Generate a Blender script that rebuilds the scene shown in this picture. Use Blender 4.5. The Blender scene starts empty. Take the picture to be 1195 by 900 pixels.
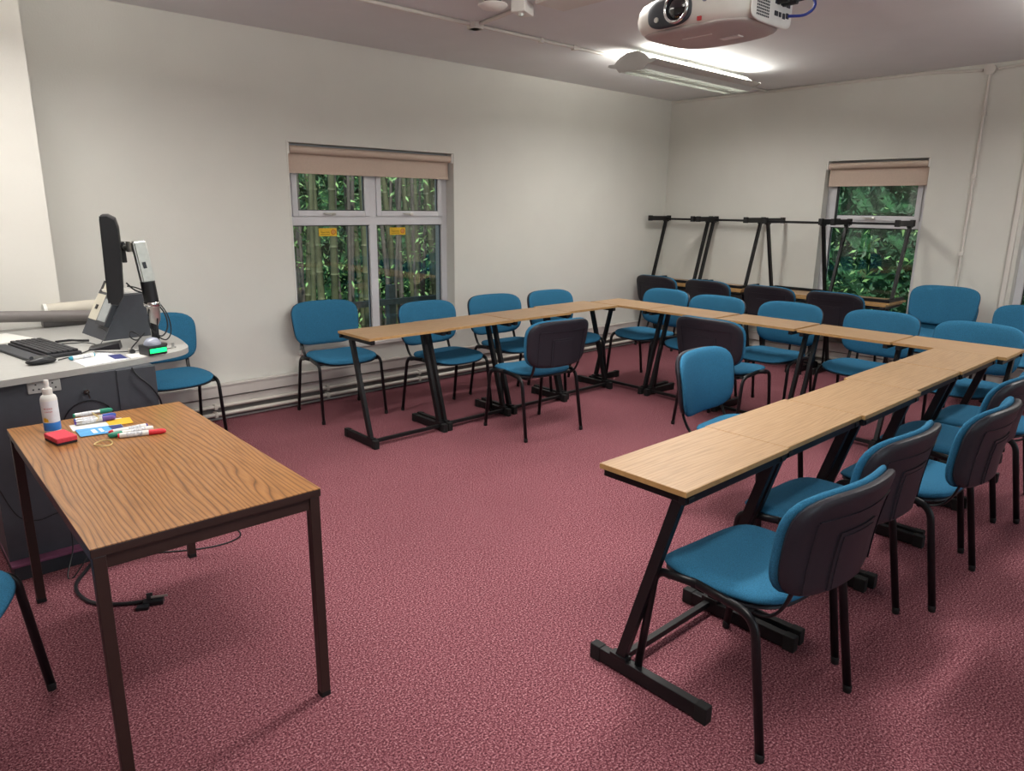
import bpy, bmesh, math, random
from mathutils import Vector, Matrix
random.seed(7)
C = bpy.context.scene.collection
PI = math.pi
D = math.radians

# ------------------------------------------------------------------ materials
def lin(c):
    if isinstance(c, str):
        c = [int(c[i:i+2], 16)/255 for i in (0, 2, 4)]
    return tuple([(x/12.92 if x <= .04045 else ((x+.055)/1.055)**2.4) for x in c]) + (1,)

def mat(name, col, rough=.6, metal=0, noise=0, nscale=30, bump=0, bscale=200, emis=None, estr=0, spec=.5, coat=0):
    m = bpy.data.materials.new(name); m.use_nodes = True
    nt = m.node_tree; b = nt.nodes['Principled BSDF']
    b.inputs['Base Color'].default_value = lin(col)
    b.inputs['Roughness'].default_value = rough
    b.inputs['Metallic'].default_value = metal
    b.inputs['Specular IOR Level'].default_value = spec
    b.inputs['Coat Weight'].default_value = coat
    tc = nt.nodes.new('ShaderNodeTexCoord')
    if noise:
        n = nt.nodes.new('ShaderNodeTexNoise'); n.inputs['Scale'].default_value = nscale; n.inputs['Detail'].default_value = 4
        r = nt.nodes.new('ShaderNodeValToRGB'); e = r.color_ramp.elements
        l = lin(col)
        e[0].position = .3; e[1].position = .7
        e[0].color = tuple(max(0, x*(1-noise)) for x in l[:3])+(1,)
        e[1].color = tuple(min(1, x*(1+noise)) for x in l[:3])+(1,)
        nt.links.new(tc.outputs['Object'], n.inputs['Vector']); nt.links.new(n.outputs['Fac'], r.inputs['Fac'])
        nt.links.new(r.outputs['Color'], b.inputs['Base Color'])
    if bump:
        n2 = nt.nodes.new('ShaderNodeTexNoise'); n2.inputs['Scale'].default_value = bscale; n2.inputs['Detail'].default_value = 3
        bp = nt.nodes.new('ShaderNodeBump'); bp.inputs['Strength'].default_value = bump; bp.inputs['Distance'].default_value = .01
        nt.links.new(tc.outputs['Object'], n2.inputs['Vector']); nt.links.new(n2.outputs['Fac'], bp.inputs['Height'])
        nt.links.new(bp.outputs['Normal'], b.inputs['Normal'])
    if emis:
        b.inputs['Emission Color'].default_value = lin(emis); b.inputs['Emission Strength'].default_value = estr
    return m

def ramp_mat(name, build, rough=.5, spec=.5):
    m = bpy.data.materials.new(name); m.use_nodes = True
    nt = m.node_tree; b = nt.nodes['Principled BSDF']
    b.inputs['Roughness'].default_value = rough; b.inputs['Specular IOR Level'].default_value = spec
    build(nt, b)
    return m

def carpet(nt, b):
    tc = nt.nodes.new('ShaderNodeTexCoord')
    n = nt.nodes.new('ShaderNodeTexNoise'); n.inputs['Scale'].default_value = 150; n.inputs['Detail'].default_value = 5; n.inputs['Roughness'].default_value = .75
    r = nt.nodes.new('ShaderNodeValToRGB'); r.color_ramp.elements.remove(r.color_ramp.elements[1])
    cols = [(.36, '3a1b24'), (.45, '66343e'), (.52, '8b525b'), (.585, 'b67e85'), (.66, 'd8abae')]
    r.color_ramp.elements[0].position = cols[0][0]; r.color_ramp.elements[0].color = lin(cols[0][1])
    for p, c in cols[1:]:
        e = r.color_ramp.elements.new(p); e.color = lin(c)
    n3 = nt.nodes.new('ShaderNodeTexNoise'); n3.inputs['Scale'].default_value = 1.3; n3.inputs['Detail'].default_value = 3
    mx = nt.nodes.new('ShaderNodeMix'); mx.data_type = 'RGBA'; mx.blend_type = 'MULTIPLY'; mx.inputs[0].default_value = .22
    bp = nt.nodes.new('ShaderNodeBump'); bp.inputs['Strength'].default_value = .5; bp.inputs['Distance'].default_value = .006
    L = nt.links.new
    L(tc.outputs['Object'], n.inputs['Vector']); L(tc.outputs['Object'], n3.inputs['Vector'])
    L(n.outputs['Fac'], r.inputs['Fac']); L(r.outputs['Color'], mx.inputs[6]); L(n3.outputs['Fac'], mx.inputs[7])
    L(mx.outputs[2], b.inputs['Base Color']); L(n.outputs['Fac'], bp.inputs['Height']); L(bp.outputs['Normal'], b.inputs['Normal'])

def wood(axis, cols, k, amp, stretch, nsc, grain=.5):
    """parallel grain lines running along the other axis, bent by a stretched noise"""
    def f(nt, b):
        L = nt.links.new; N = nt.nodes.new
        tc = N('ShaderNodeTexCoord'); oi = N('ShaderNodeObjectInfo')
        sc = N('ShaderNodeMath'); sc.operation = 'MULTIPLY'; sc.inputs[1].default_value = 17
        ad = N('ShaderNodeVectorMath'); ad.operation = 'ADD'
        L(oi.outputs['Random'], sc.inputs[0]); L(tc.outputs['Object'], ad.inputs[0]); L(sc.outputs[0], ad.inputs[1])
        mp = N('ShaderNodeMapping'); mp.inputs['Scale'].default_value = (nsc, nsc*stretch, 1) if axis == 0 else (nsc*stretch, nsc, 1)
        L(ad.outputs[0], mp.inputs['Vector'])
        n1 = N('ShaderNodeTexNoise'); n1.inputs['Scale'].default_value = 1; n1.inputs['Detail'].default_value = 3; n1.inputs['Roughness'].default_value = .45
        L(mp.outputs['Vector'], n1.inputs['Vector'])
        sp = N('ShaderNodeSeparateXYZ'); L(ad.outputs[0], sp.inputs[0])
        m1 = N('ShaderNodeMath'); m1.operation = 'MULTIPLY'; m1.inputs[1].default_value = k; L(sp.outputs[axis], m1.inputs[0])
        m2 = N('ShaderNodeMath'); m2.operation = 'MULTIPLY_ADD'; m2.inputs[1].default_value = amp; L(n1.outputs['Fac'], m2.inputs[0]); L(m1.outputs[0], m2.inputs[2])
        fr = N('ShaderNodeMath'); fr.operation = 'FRACT'; L(m2.outputs[0], fr.inputs[0])
        r = N('ShaderNodeValToRGB'); r.color_ramp.elements.remove(r.color_ramp.elements[1])
        r.color_ramp.elements[0].position = cols[0][0]; r.color_ramp.elements[0].color = lin(cols[0][1])
        for p, c in cols[1:]:
            e = r.color_ramp.elements.new(p); e.color = lin(c)
        L(fr.outputs[0], r.inputs['Fac'])
        mp2 = N('ShaderNodeMapping'); mp2.inputs['Scale'].default_value = (220, 7, 1) if axis == 0 else (7, 220, 1)
        n2 = N('ShaderNodeTexNoise'); n2.inputs['Scale'].default_value = 1; n2.inputs['Detail'].default_value = 3
        L(ad.outputs[0], mp2.inputs['Vector']); L(mp2.outputs['Vector'], n2.inputs['Vector'])
        r2 = N('ShaderNodeValToRGB'); r2.color_ramp.elements[0].color = (.5, .46, .42, 1); r2.color_ramp.elements[1].color = (1, 1, 1, 1)
        r2.color_ramp.elements[0].position = .32; r2.color_ramp.elements[1].position = .55
        L(n2.outputs['Fac'], r2.inputs['Fac'])
        mx = N('ShaderNodeMix'); mx.data_type = 'RGBA'; mx.blend_type = 'MULTIPLY'; mx.inputs[0].default_value = grain
        L(r.outputs['Color'], mx.inputs[6]); L(r2.outputs['Color'], mx.inputs[7]); L(mx.outputs[2], b.inputs['Base Color'])
    return f

def glass_mat(name, tint=(1, 1, 1, 1), ior=1.5):
    m = bpy.data.materials.new(name); m.use_nodes = True
    nt = m.node_tree; nt.nodes.clear(); L = nt.links.new
    o = nt.nodes.new('ShaderNodeOutputMaterial'); t = nt.nodes.new('ShaderNodeBsdfTransparent'); t.inputs[0].default_value = tint
    g = nt.nodes.new('ShaderNodeBsdfGlossy'); g.inputs['Roughness'].default_value = .01
    f = nt.nodes.new('ShaderNodeFresnel'); f.inputs[0].default_value = ior
    mx = nt.nodes.new('ShaderNodeMixShader')
    L(f.outputs[0], mx.inputs[0]); L(t.outputs[0], mx.inputs[1]); L(g.outputs[0], mx.inputs[2]); L(mx.outputs[0], o.inputs[0])
    return m

M = dict(
 wall=mat('wall_paint', 'd2d1ca', .85, noise=.02, nscale=2.5, bump=.08, bscale=90),
 ceil=mat('ceiling_paint', 'dfe1e2', .9, noise=.02, nscale=3),
 pier=mat('pier_paint', 'dedbd4', .8, noise=.015, nscale=3, bump=.05, bscale=90),
 carpet=ramp_mat('carpet', carpet, .95, .1),
 upvc=mat('white_window_frame', 'd0d0d4', .35, noise=.02, nscale=5),
 sill=mat('white_gloss_paint', 'cfcdc9', .45, noise=.03, nscale=5),
 glass=glass_mat('window_glass', (.93, .97, .95, 1), 1.6),
 blind=mat('beige_blind', 'c2afa0', .8, noise=.03, nscale=60),
 seal=mat('rubber_seal', '23272a', .6, noise=.05),
 heat=mat('heater_enamel', 'c2bcb6', .5, noise=.05, nscale=8),
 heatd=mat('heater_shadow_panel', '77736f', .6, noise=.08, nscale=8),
 pipe=mat('painted_pipe', 'cfc9bf', .45, noise=.04, nscale=9),
 conduit=mat('white_conduit', 'd2cdc6', .5, noise=.02, nscale=9),
 blue=mat('teal_blue_upholstery', '2f6888', .95, noise=.3, nscale=330, bump=.25, bscale=700, spec=.15),
 shell=mat('charcoal_moulded_plastic', '25232a', .42, noise=.12, nscale=260, bump=.1, bscale=500, spec=.35),
 steel=mat('black_coated_steel', '111114', .36, noise=.1, nscale=60, spec=.35),
 steelm=mat('satin_black_steel', '141416', .45, noise=.1, nscale=40, spec=.35),
 rubber=mat('black_rubber', '0d0d0e', .7, noise=.1),
 oak=ramp_mat('light_oak_laminate', wood(1, [(0, '9a7b5c'), (.25, 'a68868'), (.7, 'a98b6b'), (.93, 'a08060'), (1, '967655')], 60, 8, .12, 7, .42), .42, .35),
 oakedge=mat('oak_edge_banding', 'b08a58', .45, noise=.1, nscale=30),
 teak=ramp_mat('teak_laminate', wood(0, [(0, '60402a'), (.06, '85592f'), (.2, '9d6c3e'), (.6, 'a87747'), (.9, '986537'), (1, '64422b')], 62, 17, .14, 4.0, .5), .3, .5),
 brown=mat('dark_brown_metal', '33231f', .4, noise=.08, nscale=30, spec=.4),
 slate=mat('slate_grey_laminate', '41444b', .5, noise=.05, nscale=30),
 slated=mat('dark_slate_plinth', '2c3138', .55, noise=.08, nscale=20),
 pink=mat('purple_trim_strip', '7c4563', .5, noise=.1, nscale=40),
 grey=mat('pale_grey_laminate', 'a8a7a3', .4, noise=.03, nscale=40),
 greyedge=mat('pale_grey_edge', 'a9a9a6', .5, noise=.03, nscale=40),
 white=mat('white_plastic', 'e6e4df', .4, noise=.02),
 paper=mat('white_paper', 'e8e6e0', .8, noise=.02, nscale=90),
 printed=mat('printed_paper', 'cfd0d4', .8, noise=.35, nscale=160),
 black=mat('black_plastic', '1a1b1f', .4, noise=.1, nscale=60),
 dkgrey=mat('dark_grey_plastic', '2c2f36', .5, noise=.1, nscale=60),
 key=mat('key_plastic', '2c2c30', .5, noise=.12, nscale=60),
 tube=mat('taupe_grey_tube', '77716f', .45, noise=.04, nscale=20),
 beige=mat('beige_sleeve', 'c5bfb1', .7, noise=.04, nscale=12),
 plate=mat('cream_plate', 'd5cfbd', .4, noise=.03),
 screen=mat('panel_screen', '9fa5a7', .2, noise=.03),
 lcd=mat('dark_screen', '08090b', .12, noise=.05),
 silver=mat('brushed_silver', 'cfccc6', .28, metal=.85, noise=.06, nscale=50),
 chrome=mat('chrome', 'dddddd', .12, metal=1, noise=.03),
 green=mat('green_led', '12e87a', .4, noise=.02, emis='18f080', estr=1.6),
 dome=mat('grey_dome', '9a9fae', .25, noise=.04),
 red=mat('red_foam', 'cf3b4c', .8, noise=.1, nscale=150),
 redp=mat('red_plastic', 'd52a36', .35, noise=.03), greenp=mat('green_plastic', '1d8468', .35, noise=.03),
 bluep=mat('blue_plastic', '2a4fa8', .35, noise=.03), purp=mat('purple_plastic', '5b3f92', .35, noise=.03), teal=mat('teal_plastic', '1f8fa8', .35, noise=.03),
 felt=mat('dark_felt', '2b2226', .95, noise=.2, nscale=200),
 navy=mat('navy_print', '232d6b', .6, noise=.1), sky=mat('sky_blue_print', '4f9fd8', .55, noise=.15, nscale=60), yellow=mat('yellow_print', 'e0ac1c', .6, noise=.05),
 sticker=mat('yellow_sticker', 'd9ae22', .6, noise=.04), ink=mat('dark_ink', '3a2a14', .7, noise=.05), redink=mat('red_ink', 'b3363a', .7, noise=.05), orangeink=mat('orange_ink', 'c98a50', .7, noise=.05),
 band=mat('rubber_band', 'd8c48c', .6, noise=.05),
 labelw=mat('bottle_label', 'dfe0e4', .45, noise=.05, nscale=40), labelb=mat('bottle_blue_band', '2c77c8', .45, noise=.05),
 proj=mat('projector_white', 'dcdad2', .4, noise=.02, nscale=10), projb=mat('projector_underside', 'b5aea9', .55, noise=.03, nscale=10),
 lens=mat('lens_glass', '0a0c12', .05, noise=.1, coat=1), cableb=mat('blue_cable', '24368a', .45, noise=.05),
 lum=mat('luminaire_enamel', 'bcbcb8', .45, noise=.02, nscale=9), louv=mat('louvre_metal', 'd2d6d2', .3, metal=.3, noise=.05),
 tubelight=mat('fluorescent_tube', 'ffffff', .4, noise=.01, emis='fff6e0', estr=7),
 bamboo=mat('bamboo_culm', '74795c', .5, noise=.35, nscale=5), bambood=mat('old_bamboo_culm', '77706a', .6, noise=.3, nscale=5),
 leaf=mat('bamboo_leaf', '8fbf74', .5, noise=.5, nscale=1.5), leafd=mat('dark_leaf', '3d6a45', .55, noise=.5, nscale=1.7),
 soil=mat('leaf_litter', '4b4534', .95, noise=.4, nscale=6), hedge=mat('hedge_green', '2a5a33', .9, noise=.6, nscale=5),
 render=mat('outer_render', 'b8b2a6', .9, noise=.05, nscale=6), rail=mat('grey_timber_rail', '7f8480', .8, noise=.1),
)

# ------------------------------------------------------------------ mesh helpers
def box(bm, x0, x1, y0, y1, z0, z1, bev=0, T=None):
    r = bmesh.ops.create_cube(bm, size=1)
    vs = r['verts']
    for v in vs:
        v.co = Vector(((x0+x1)/2+v.co.x*(x1-x0), (y0+y1)/2+v.co.y*(y1-y0), (z0+z1)/2+v.co.z*(z1-z0)))
    if bev:
        es = set(e for v in vs for e in v.link_edges)
        rr = bmesh.ops.bevel(bm, geom=list(es), offset=bev, segments=2, profile=.6, affect='EDGES')
        vs = set(v for f in rr['faces'] for v in f.verts) | set(v for v in vs if v.is_valid)
    if T:
        for v in vs: v.co = T @ v.co
    return bm

def B(*a, **k):
    return box(bmesh.new(), *a, **k)

def cyl(bm, c, r, h, seg=24, axis='z', r2=None, T=None):
    rr = bmesh.ops.create_cone(bm, cap_ends=True, segments=seg, radius1=r, radius2=r if r2 is None else r2, depth=h)
    R = Matrix.Identity(4)
    if axis == 'x': R = Matrix.Rotation(PI/2, 4, 'Y')
    if axis == 'y': R = Matrix.Rotation(-PI/2, 4, 'X')
    for v in rr['verts']:
        v.co = R @ v.co + Vector(c)
        if T: v.co = T @ v.co
    return bm

def arcpath(pts, rad, n=6):
    """round the corners of a polyline"""
    P = [Vector(p) for p in pts]; out = [P[0]]
    for i in range(1, len(P)-1):
        a, b, c = P[i-1], P[i], P[i+1]
        r = rad[i-1] if isinstance(rad, (list, tuple)) else rad
        r = min(r, (a-b).length*.48, (c-b).length*.48)
        s = b+(a-b).normalized()*r; e = b+(c-b).normalized()*r
        for k in range(n+1):
            t = k/n; out.append(s*(1-t)**2+b*2*t*(1-t)+e*t*t)
    out.append(P[-1]); return out

def smooth(pts, n=6):
    P = [Vector(p) for p in pts]; out = []
    for i in range(len(P)-1):
        p0 = P[max(0, i-1)]; p1 = P[i]; p2 = P[i+1]; p3 = P[min(len(P)-1, i+2)]
        for k in range(n):
            t = k/n
            out.append(.5*((2*p1)+(p2-p0)*t+(2*p0-5*p1+4*p2-p3)*t*t+(3*p1-p0-3*p2+p3)*t**3))
    out.append(P[-1]); return out

def tube(bm, pts, r, seg=10, rx=None, closed=False):
    """sweep an (elliptic) section; rx = second radius"""
    P = [Vector(p) for p in pts]; rings = []
    rx = rx or r
    t0 = (P[1]-P[0]).normalized()
    up = Vector((1, 0, 0)) if abs(t0.x) < .8 else Vector((0, 1, 0))
    n = (up - t0*up.dot(t0)).normalized()
    N = len(P)
    for i, p in enumerate(P):
        if closed: t = (P[(i+1) % N]-P[i-1]).normalized()
        else: t = ((P[min(i+1, N-1)]-P[max(i-1, 0)])).normalized()
        n = (n-t*n.dot(t)).normalized(); b = t.cross(n)
        rings.append([bm.verts.new(p+n*math.cos(2*PI*k/seg)*r+b*math.sin(2*PI*k/seg)*rx) for k in range(seg)])
    for i in range(N if closed else N-1):
        a, c = rings[i], rings[(i+1) % N]
        for k in range(seg):
            bm.faces.new((a[k], a[(k+1) % seg], c[(k+1) % seg], c[k]))
    if not closed:
        bm.faces.new(rings[0][::-1]); bm.faces.new(rings[-1])
    return bm

def bar(bm, a, b, w, d, wdir):
    """rectangular bar from a to b; w along wdir, d along the third direction"""
    a, b = Vector(a), Vector(b); t = (b-a).normalized()
    u = Vector(wdir); u = (u-t*u.dot(t)).normalized(); v = t.cross(u)
    q = []
    for p in (a, b):
        q.append([bm.verts.new(p+u*sx*w/2+v*sy*d/2) for sx, sy in ((-1, -1), (1, -1), (1, 1), (-1, 1))])
    for k in range(4):
        bm.faces.new((q[0][k], q[0][(k+1) % 4], q[1][(k+1) % 4], q[1][k]))
    bm.faces.new(q[0][::-1]); bm.faces.new(q[1])
    return bm

def prism(bm, poly, z0, z1, T=None):
    a = [bm.verts.new((x, y, z0)) for x, y in poly]; b = [bm.verts.new((x, y, z1)) for x, y in poly]
    n = len(poly)
    for i in range(n): bm.faces.new((a[i], a[(i+1) % n], b[(i+1) % n], b[i]))
    bm.faces.new(a[::-1]); bm.faces.new(b)
    if T:
        for v in a+b: v.co = T @ v.co
    return bm

def lathe(bm, prof, c=(0, 0, 0), seg=28, T=None):
    rings = []; vs = []
    for r, z in prof:
        ring = [bm.verts.new((c[0]+r*math.cos(2*PI*k/seg), c[1]+r*math.sin(2*PI*k/seg), c[2]+z)) for k in range(seg)]
        rings.append(ring); vs += ring
    for i in range(len(rings)-1):
        for k in range(seg):
            bm.faces.new((rings[i][k], rings[i][(k+1) % seg], rings[i+1][(k+1) % seg], rings[i+1][k]))
    bm.faces.new(rings[0][::-1]); bm.faces.new(rings[-1])
    if T:
        for v in vs: v.co = T @ v.co
    return bm

def cushion(bm, hw, hd, n, top, bot, warp=None, rings=9, seg=56, edge=.35):
    """pillowy pad with super-elliptic outline; top(x,y), bot(x,y) give surfaces, edge = roundness"""
    def pt(r, th):
        c, s = math.cos(th), math.sin(th)
        k = (abs(c)**n+abs(s)**n)**(-1/n)
        return r*hw*k*c, r*hd*k*s
    rad = [0]+[1-(1-i/rings)**1.9 for i in range(1, rings+1)]
    def layer(side):
        L = []
        for r in rad:
            ring = []
            for j in range(1 if r == 0 else seg):
                x, y = pt(r, 2*PI*j/seg)
                zt, zb = top(x, y), bot(x, y); zm = (zt+zb)/2
                h = max(0, 1-max(0, (r-(1-edge))/edge)**2.2)**.5 if r > 1-edge else 1
                z = zm+(zt-zm)*h if side else zm+(zb-zm)*h
                p = Vector((x, y, z))
                ring.append(p if warp is None else warp(p))
            L.append(ring)
        return L
    T, Bt = layer(1), layer(0)
    vt = [[bm.verts.new(p) for p in r] for r in T]
    vb = [[bm.verts.new(p) for p in r] for r in Bt[:-1]]+[vt[-1]]
    for V, fl in ((vt, 0), (vb, 1)):
        for j in range(seg):
            f = [V[0][0], V[1][j], V[1][(j+1) % seg]]
            bm.faces.new(f[::-1] if fl else f)
        for i in range(1, len(V)-1):
            for j in range(seg):
                f = [V[i][j], V[i+1][j], V[i+1][(j+1) % seg], V[i][(j+1) % seg]]
                bm.faces.new(f[::-1] if fl else f)
    return bm

def obj(name, bm, m, parent=None, sm=False, loc=None, mats=None):
    me = bpy.data.meshes.new(name)
    bmesh.ops.recalc_face_normals(bm, faces=bm.faces)
    bm.to_mesh(me); bm.free()
    for q in (mats or [m]): me.materials.append(q)
    if sm:
        for p in me.polygons: p.use_smooth = True
        if sm != 'all': me.set_sharp_from_angle(angle=D(40))
    o = bpy.data.objects.new(name, me); C.objects.link(o)
    if parent: o.parent = parent
    if loc: o.location = loc
    return o

def tag(o, label, cat, group=None, kind=None):
    o['label'] = label; o['category'] = cat
    if group: o['group'] = group
    if kind: o['kind'] = kind
    return o

def struct(name, bm, m, parent=None, **k):
    o = obj(name, bm, m, parent, **k)
    if parent is None: o['kind'] = 'structure'
    return o

def thing(name, label, cat, loc=(0, 0, 0), rz=0, group=None):
    o = bpy.data.objects.new(name, None); C.objects.link(o)
    o.location = loc; o.rotation_euler = (0, 0, rz); o.empty_display_size = .1
    return tag(o, label, cat, group)

def copy_tree(o, parent=None):
    c = o.copy(); C.objects.link(c); c.parent = parent
    for ch in o.children: copy_tree(ch, c)
    return c

def text(body, size, m, name, parent, loc, rot, align='LEFT'):
    cu = bpy.data.curves.new('t', 'FONT'); cu.body = body; cu.size = size; cu.align_x = align; cu.extrude = .0002
    to = bpy.data.objects.new('t', cu); C.objects.link(to)
    bpy.context.view_layer.update()
    me = bpy.data.meshes.new_from_object(to.evaluated_get(bpy.context.evaluated_depsgraph_get()))
    bpy.data.objects.remove(to)
    me.materials.clear(); me.materials.append(m)
    o = bpy.data.objects.new(name, me); C.objects.link(o); o.parent = parent; o.location = loc; o.rotation_euler = rot
    return o

# ------------------------------------------------------------------ the room
XB, YA, H = 7.19, 5.21, 2.745       # right wall, far wall, ceiling height
XL, YF = -2.2, -2.0
WT = .28
def wall_with_holes(name, axis, pos, a0, a1, holes, m, out=1):
    """solid wall slab with rectangular openings; axis 'x' = runs along x at y=pos"""
    bm = bmesh.new()
    cuts = sorted(holes); p = a0
    def add(u0, u1, z0, z1):
        if u1-u0 < 1e-4 or z1-z0 < 1e-4: return
        q0, q1 = sorted((pos, pos+out*WT))
        if axis == 'x': box(bm, u0, u1, q0, q1, z0, z1)
        else: box(bm, q0, q1, u0, u1, z0, z1)
    for (u0, u1, z0, z1) in cuts:
        add(p, u0, -.15, H+.15); add(u0, u1, -.15, z0); add(u0, u1, z1, H+.15); p = u1
    add(p, a1, -.15, H+.15)
    return struct(name, bm, m)

W1 = (2.505, 4.045, .44, 2.0)
W2 = (2.405, 3.335, .44, 2.02)
W3 = (.70, 1.635, .44, 2.02)
struct('floor', B(XL-WT, XB+WT, YF-WT, YA+WT, -.15, 0), M['carpet'])
struct('ceiling', B(XL-WT, XB+WT, YF-WT, YA+WT, H, H+.15), M['ceil'])
wall_with_holes('wall_far', 'x', YA, XL-WT, XB+WT, [W1], M['wall'])
wall_with_holes('wall_right', 'y', XB, YF-WT, YA-.0005, [W2, W3], M['wall'])
struct('wall_left', B(XL-WT, XL, YF-WT, YA-.0005, -.15, H+.15), M['wall'])
NW = [(.2, 2.2, .9, 2.15), (3.6, 5.6, .9, 2.15)]
wall_with_holes('wall_near', 'x', YF, XL, XB, NW, M['wall'], -1)
for k, (u0, u1, z0, z1) in enumerate(NW):
    fr = bmesh.new(); y0, y1 = YF-.16, YF-.10
    for q in ((u0, u0+.06, z0, z1), (u1-.06, u1, z0, z1), ((u0+u1)/2-.03, (u0+u1)/2+.03, z0, z1), (u0, u1, z0, z0+.06), (u0, u1, z1-.06, z1)):
        box(fr, q[0], q[1], y0, y1, q[2], q[3], .003)
    wn = struct('window_%d' % (k+4), fr, M['upvc'])
    obj('pane', B(u0+.05, u1-.05, YF-.135, YF-.131, z0+.05, z1-.05), M['glass'], wn)
    dl = bpy.data.lights.new('daylight', 'AREA'); dl.shape = 'RECTANGLE'; dl.size = u1-u0-.14; dl.size_y = z1-z0-.14; dl.energy = 24; dl.color = (.80, .90, 1)
    do = bpy.data.objects.new('daylight', dl); C.objects.link(do); do.location = ((u0+u1)/2, YF-.18, (z0+z1)/2); do.rotation_euler = (PI/2, 0, 0)
struct('wall_pier', B(XL, .866, 4.85, YA+.01, 0, H), M['pier'])
struct('baseboard_pier', B(XL, .866, 4.835, 4.85, 0, .1, .002), M['sill'])

# windows (local frame: u to the right seen from inside, v outwards, z up)
def place_window(name, u0, u1, z0, z1, axis, two, open_side=None):
    """u = x for the far wall; for the right wall u runs along -y (to the right)"""
    root = bpy.data.objects.new(name, None); C.objects.link(root); root['kind'] = 'structure'
    if axis == 'x': root.location = (u0, YA, z0)
    else: root.location = (XB, u1, z0); root.rotation_euler = (0, 0, -PI/2)
    w, h = u1-u0, z1-z0
    d0, d1 = .105, .165
    zt = 1.43-z0                        # transom height
    fr = bmesh.new()
    F = .058
    box(fr, 0, F, d0, d1, 0, h, .004); box(fr, w-F, w, d0, d1, 0, h, .004)
    box(fr, F, w-F, d0, d1, 0, F, .004); box(fr, F, w-F, d0, d1, h-F, h, .004)
    box(fr, F, w-F, d0, d1, zt-.035, zt+.035, .004)
    if two: box(fr, w/2-.035, w/2+.035, d0+.001, d1-.001, F, h-F, .004)
    obj('window_frame', fr, M['upvc'], root)
    bays = [(F, w/2-.035), (w/2+.035, w-F)] if two else [(F, w-F)]
    for (b0, b1) in bays:
        # top casement sash
        s = bmesh.new(); S = .045
        y0, y1 = d0-.012, d0+.03
        zb, ze = zt+.035, h-F
        box(s, b0, b0+S, y0, y1, zb, ze, .004); box(s, b1-S, b1, y0, y1, zb, ze, .004)
        box(s, b0+S, b1-S, y0, y1, zb, zb+S, .004); box(s, b0+S, b1-S, y0, y1, ze-S, ze, .004)
        so = obj('casement', s, M['upvc'], root)
        obj('pane', B(b0+S-.005, b1-S+.005, y0+.02, y0+.024, zb+S-.005, ze-S+.005), M['glass'], so)
        g = bmesh.new()
        for q in ((b0+S, b0+S+.006, zb+S, ze-S), (b1-S-.006, b1-S, zb+S, ze-S), (b0+S, b1-S, zb+S, zb+S+.006)):
            box(g, q[0], q[1], y0+.016, y0+.0195, q[2], q[3])
        obj('gasket', g, M['seal'], so)
        hb = bmesh.new(); cx = (b0+b1)/2
        box(hb, cx-.012, cx+.018, y0-.012, y0, zb+.008, zb+.03, .003)
        bar(hb, (cx, y0-.018, zb+.02), (cx-.09, y0-.022, zb+.024), .012, .01, (0, 0, 1))
        obj('handle', hb, M['silver'], so)
        # fixed lower pane
        obj('pane', B(b0-.005, b1+.005, d0+.03, d0+.034, F-.005, zt-.03), M['glass'], root)
        g = bmesh.new()
        for q in ((b0, b0+.007, F, zt-.035), (b1-.007, b1, F, zt-.035), (b0, b1, F, F+.007), (b0, b1, zt-.042, zt-.035)):
            box(g, q[0], q[1], d0+.024, d0+.0295, q[2], q[3])
        obj('gasket', g, M['seal'], root)
    sl = B(-.01, w+.01, -.03, d0+.01, -.032, .001, .006)
    obj('window_sill', sl, M['sill'], root)
    return root
win1 = place_window('window_1', W1[0], W1[1], W1[2], W1[3], 'x', True)
win2 = place_window('window_2', W2[0], W2[1], W2[2], W2[3], 'y', False)
win3 = place_window('window_3', W3[0], W3[1], W3[2], W3[3], 'y', False)
# dark hinge gap on the left of the right-hand window's casement
obj('hinge_strip', B(.098, .118, .078, .094, 1.01, 1.36, .002), M['seal'], win2)
def trim_box(name, W, axis):
    bm = bmesh.new(); t = .004
    u0, u1, z0, z1 = W
    a = []
    for q in ((u0-.012, u0, z0, z1+.012), (u1, u1+.012, z0, z1+.012), (u0, u1, z1, z1+.012)):
        if axis == 'x': box(bm, q[0], q[1], YA-t, YA, q[2], q[3], .002)
        else: box(bm, XB-t, XB, q[0], q[1], q[2], q[3], .002)
    return struct(name, bm, M['wall'])
trim_box('trim_1', (W1[0], W1[1], W1[2], W1[3]), 'x')

def blind(label, u0, u1, z1, axis, drop):
    t = thing('roller_blind', label, 'blind')
    if axis == 'x': t.location = (u0, YA, z1)
    else: t.location = (XB, u1, z1); t.rotation_euler = (0, 0, -PI/2)
    w = u1-u0
    obj('roller', cyl(bmesh.new(), (w/2, .032, -.047), .028, w-.04, axis='x'), M['blind'], t, sm=True)
    f = B(.018, w-.018, .054, .057, -drop, -.045); obj('blind_fabric', f, M['blind'], t)
    obj('bottom_bar', B(.016, w-.016, .050, .061, -drop-.012, -drop+.002, .003), M['blind'], t)
    for x in (.008, w-.008):
        obj('bracket', B(x-.007, x+.007, .004, .07, -.08, -.002, .002), M['white'], t)
    return t
blind('beige roller blind on the wide two-bay window of the far wall', W1[0], W1[1], W1[3], 'x', .205)
blind('beige roller blind on the narrow window behind the upturned desks', W2[0], W2[1], W2[3], 'y', .225)
blind('beige roller blind on the window at the right edge of the photo', W3[0], W3[1], W3[3], 'y', .225)

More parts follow.
